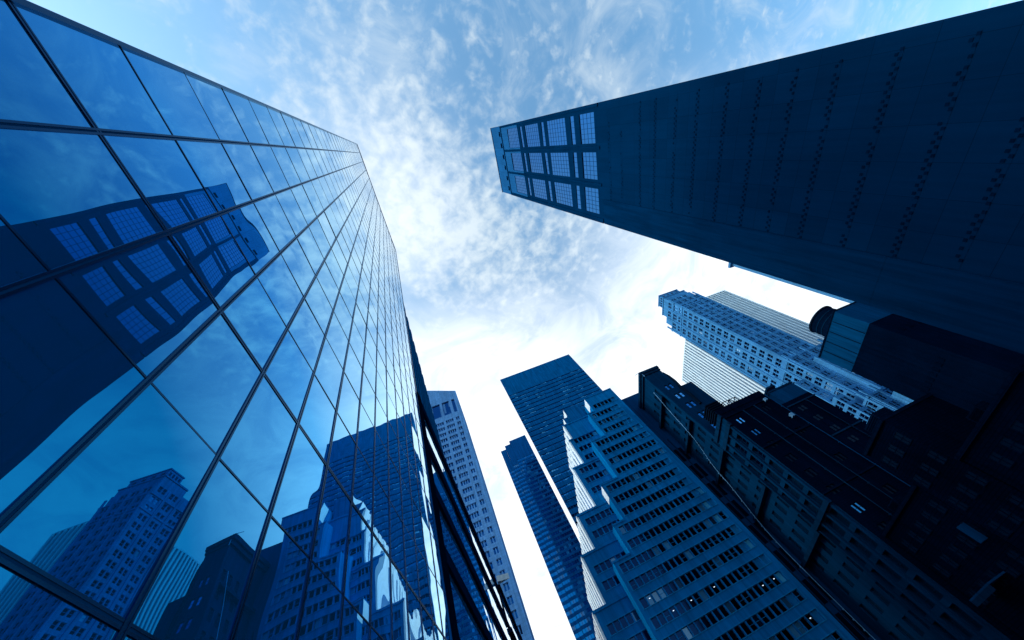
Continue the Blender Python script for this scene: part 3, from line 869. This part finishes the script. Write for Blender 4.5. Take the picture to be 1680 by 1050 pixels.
for z0, z1, x0, y0, c1, c2 in ((98, 190, 169.5, 136, (143.8, 151.6, 159.6), (170.2, 175.3, 180.4, 185.8, 191.2)), (62, 101, 164.5, 131, (131.6, 138.3, 146, 154, 162), (165.2, 171.3, 177.8, 184.3, 190.8)), (G, 65, 160, 126, (127, 134, 142, 150, 158), (161, 166.7, 173.5, 180.5, 187.5, 194.5))):
    for u in c1: fbox(pm, 'x', x0, u - .55, u + .55, z0, z1, -.6, -.002)
    for u in c2: fbox(pm, 'y', y0, u - .5, u + .5, z0, z1, -.6, -.002)
pm.build('pier', M['stone'], ns)
for z, x0, x1, y0, y1 in ((185.2, 169.5, 192, 136, 161), (97.3, 164.5, 196, 131, 166), (61.2, 160, 205, 126, 170), (176.5, 169.5, 192, 136, 161), (196.4, 169.5, 189, 136.2, 151.5)):
    pm = MB(); pm.box(x0 - .35, x1 + .35, y0 - .35, y1 + .35, z - .4, z + .5); pm.build('cornice', M['stone'], ns)
for k in range(4):
    pm = MB(); pm.box(170.42, 170.49, 138 + k * 2.1, 139.2 + k * 2.1, 197.6, 200.6); pm.build('crown_arch', M['nglass'], ns)
    pm = MB(); pm.box(172.0 + k * 4.0, 173.5 + k * 4.0, 137.12, 137.19, 197.6, 200.6); pm.build('crown_arch', M['nglass'], ns)
pm = MB(); pm.box(170.1, 187.9, 136.8, 146.7, 202.002, 202.7); pm.build('roof_coping', M['stone'], ns)

# ------------------------------------------------------------------ white ribbed tower
WX, WY, WZ = 228.0, 176.0, 230.0
wt = thing('ribbed_marble_tower', 'white marble tower of close vertical ribs standing behind the ornate stone tower', 'tower', (249, 224, G))
mb = MB(); mb.box(WX + .8, 270, WY + .8, 271.5, G, WZ - 1); mb.build('wall', M['wglass'], wt)
k = 0; y = WY + .2
while y < 271:
    m2 = MB(); m2.box(WX - .7, WX + .79, y, y + 1.75, G, WZ); m2.build('rib', M['marble'], wt); y += 3.45
x = WX + 4
while x < 270:
    m2 = MB(); m2.box(x, x + 1.0, WY - .7, WY + .79, G, WZ); m2.build('rib', M['marble'], wt); x += 3.45
mb = MB(); mb.box(WX - .2, 270.4, WY - .2, 272, WZ, WZ + 1.0); mb.build('roof_coping', M['marble'], wt)

# ------------------------------------------------------------------ dark slab with paler top band and tank
kb = thing('banded_block', 'black slab block with paler blue top band next to the round tank', 'office building', (155, 90, G))
mb = MB(); mb.box(137.05, 176, 80.05, 101, G, 59.4); mb.build('wall', M['brick2'], kb)
mb = MB(); mb.box(137, 176.1, 80, 101.05, 59.4, 70, 0); mb.build('pale_band', [M['kpale']], kb)  # paler blue band around the top of the slab
mb = MB()
for k in range(9):
    mb.box(140 + k * 3.6, 141.4 + k * 3.6, 79.9, 80.04, 52, 53.4)
    mb.box(136.9, 137.04, 83 + k * 1.9, 84 + k * 1.9, 40, 41.6)
mb.build('vent', M['slot'], kb)
for k in range(4):
    mb = MB(); mb.box(136.86, 137.0, 84 + k * 4.4, 84.25 + k * 4.4, 59.6, 69.6); mb.build('seam_rib', M['brick'], kb)
mb = MB(); mb.box(136.7, 176.3, 79.8, 101.2, 70.0, 70.5); mb.build('roof_coping', M['brick'], kb)
tk = thing('roof_tank', 'round dark water tank on the roof of the black slab block', 'water tank', (145, 90, 70))
mb = MB(); n = 32
mb.prism([(145 + 5.6 * math.cos(2 * math.pi * k / n), 90 + 5.6 * math.sin(2 * math.pi * k / n)) for k in range(n)], 70.503, 77.4); mb.build('shell', M['brick'], tk)
for z in (71.6, 73.4, 75.2):
    mb = MB(); mb.prism([(145 + 5.72 * math.cos(2 * math.pi * k / n), 90 + 5.72 * math.sin(2 * math.pi * k / n)) for k in range(n)], z, z + .22); mb.build('hoop', M['ledge'], tk)
mb = MB(); mb.prism([(145 + 5.9 * math.cos(2 * math.pi * k / n), 90 + 5.9 * math.sin(2 * math.pi * k / n)) for k in range(n)], 77.401, 78.0); mb.build('lid', M['steel'], tk)

# ------------------------------------------------------------------ pale block peeking past the bronze tower
vb = thing('limestone_block', 'thin sliver of pale limestone block showing along the bronze tower edge', 'apartment building', (195, 78, G))
mb = MB(); sy = [(59 + 3.3 * k, 60.6 + 3.3 * k) for k in range(12)]
zz = sorted((141 - 4.6 * k, 143.6 - 4.6 * k) for k in range(31))
face(mb, 'x', 180, cuts(57, 98.6, sy), cuts(G, 150, zz), lambda i, j: i % 2 == 1 and j % 2 == 1, .4)
mb.box(180, 210, 57, 98.6, G, 150, 0, 'x'); mb.build('wall', M['vwall'], vb)
wv = win_mesh('window', 1.6, 2.6, 1, 2, .1, .1, [M['vwall'], M['nglass']], .06)
put_windows(vb, 'window', [(wv, 'x', 180, (a + b) / 2, z0, .35, 1.6, 2.6) for a, b in sy for z0, z1 in zz])
mb = MB(); mb.box(178.6, 211, 56, 99.8, 150, 151.4); mb.build('cornice', M['vwall'], vb)

# ------------------------------------------------------------------ low dark roofs along the avenue (lower right)
def low(name, label, cat, x0, x1, y0, y1, zt, mat, bays):
    t = thing(name, label, cat, ((x0 + x1) / 2, (y0 + y1) / 2, G))
    m = MB(); m.box(x0, x1, y0, y1, G, zt); m.build('wall', M[mat], t)
    m = MB(); m.box(x0 - .35, x1 + .1, y0 - .1, y1 + .1, zt, zt + .5); m.build('cornice', M['brick'], t)
    its = []
    wm = win_mesh('window', 1.3, 1.9, 2, 2, .1, .08, [M['brick'], M['dimglass']], .07)
    z = zt - 3.4
    while z > 2:
        u = y0 + 1.2
        while u < y1 - 1: its.append((wm, 'x', x0, u, z, -.02, 1.3, 1.9)); u += 2.6
        z -= 3.6
    put_windows(t, 'window', its)
    return t
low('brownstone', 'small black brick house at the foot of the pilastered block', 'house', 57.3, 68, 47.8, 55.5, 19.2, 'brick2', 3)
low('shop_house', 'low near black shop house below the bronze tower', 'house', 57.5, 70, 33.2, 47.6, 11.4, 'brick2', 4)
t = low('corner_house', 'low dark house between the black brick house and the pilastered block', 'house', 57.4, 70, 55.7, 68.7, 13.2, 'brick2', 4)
aw = thing('awning', 'pale striped awning at street level in the dark lower corner', 'awning', (55.6, 64, 1.6))
mb = MB(); mb.prism([(57.3, 60.2), (54.0, 60.2), (54.0, 65.0), (57.3, 65.0)], 3.4, 3.6); mb.build('canopy', M['kpale'], aw)
mb = MB(); mb.box(53.98, 54.05, 60.2, 65.0, 2.8, 3.39); mb.build('valance', M['ledge'], aw)
sg = thing('shop_sign', 'small pale projecting sign box on the dark lower houses', 'sign', (56.5, 57, 7.0))
mb = MB(); mb.box(56.0, 57.2, 56.6, 57.0, 6.0, 8.2); mb.build('sign_box', M['kpale'], sg)
mb = MB(); mb.box(56.9, 57.39, 56.7, 56.9, 8.21, 8.35); mb.build('bracket', M['steel'], sg)

# roof gear on the dark lower houses and behind
def roof_unit(name, label, cat, x, y, z, a, b, h, mat):
    t = thing(name, label, cat, (x, y, z))
    m = MB(); m.box(x - a / 2, x + a / 2, y - b / 2, y + b / 2, z + .45, z + h); m.build('casing', M[mat], t)
    m = MB()
    for sx_ in (-1, 1): m.box(x + sx_ * (a / 2 - .2) - .08, x + sx_ * (a / 2 - .2) + .08, y - b / 2, y + b / 2, z + .003, z + .45)
    m.build('rail', M['steel'], t)
    m = MB()
    for k in range(5): m.box(x - a / 2 - .06, x - a / 2 - .001, y - b / 2 + .15, y + b / 2 - .15, z + .6 + k * (h - .7) / 5, z + .68 + k * (h - .7) / 5)
    m.build('louvre', M['slot'], t)
roof_unit('air_handler', 'boxy air handler on the roof of the black brick house', 'air conditioner', 61.2, 51.5, 19.7, 3.0, 3.6, 2.0, 'brick')
roof_unit('condenser', 'small condenser box on the low dark house roof beside the pilastered block', 'air conditioner', 60.2, 64.0, 13.7, 1.8, 2.2, 1.5, 'brick')
roof_unit('condenser', 'small condenser box on the low shop house roof under the bronze tower', 'air conditioner', 60.6, 42.0, 11.9, 1.8, 2.2, 1.5, 'brick')
ch = thing('chimney', 'square dark brick chimney on the blank sided block', 'chimney', (92, 88, 54.2))
m = MB(); m.box(91, 93.4, 86.5, 89, 54.203, 57.2); m.build('stack', M['brick'], ch)
m = MB(); m.box(90.7, 93.7, 86.2, 89.3, 57.203, 57.8); m.build('cap', M['ledge'], ch)
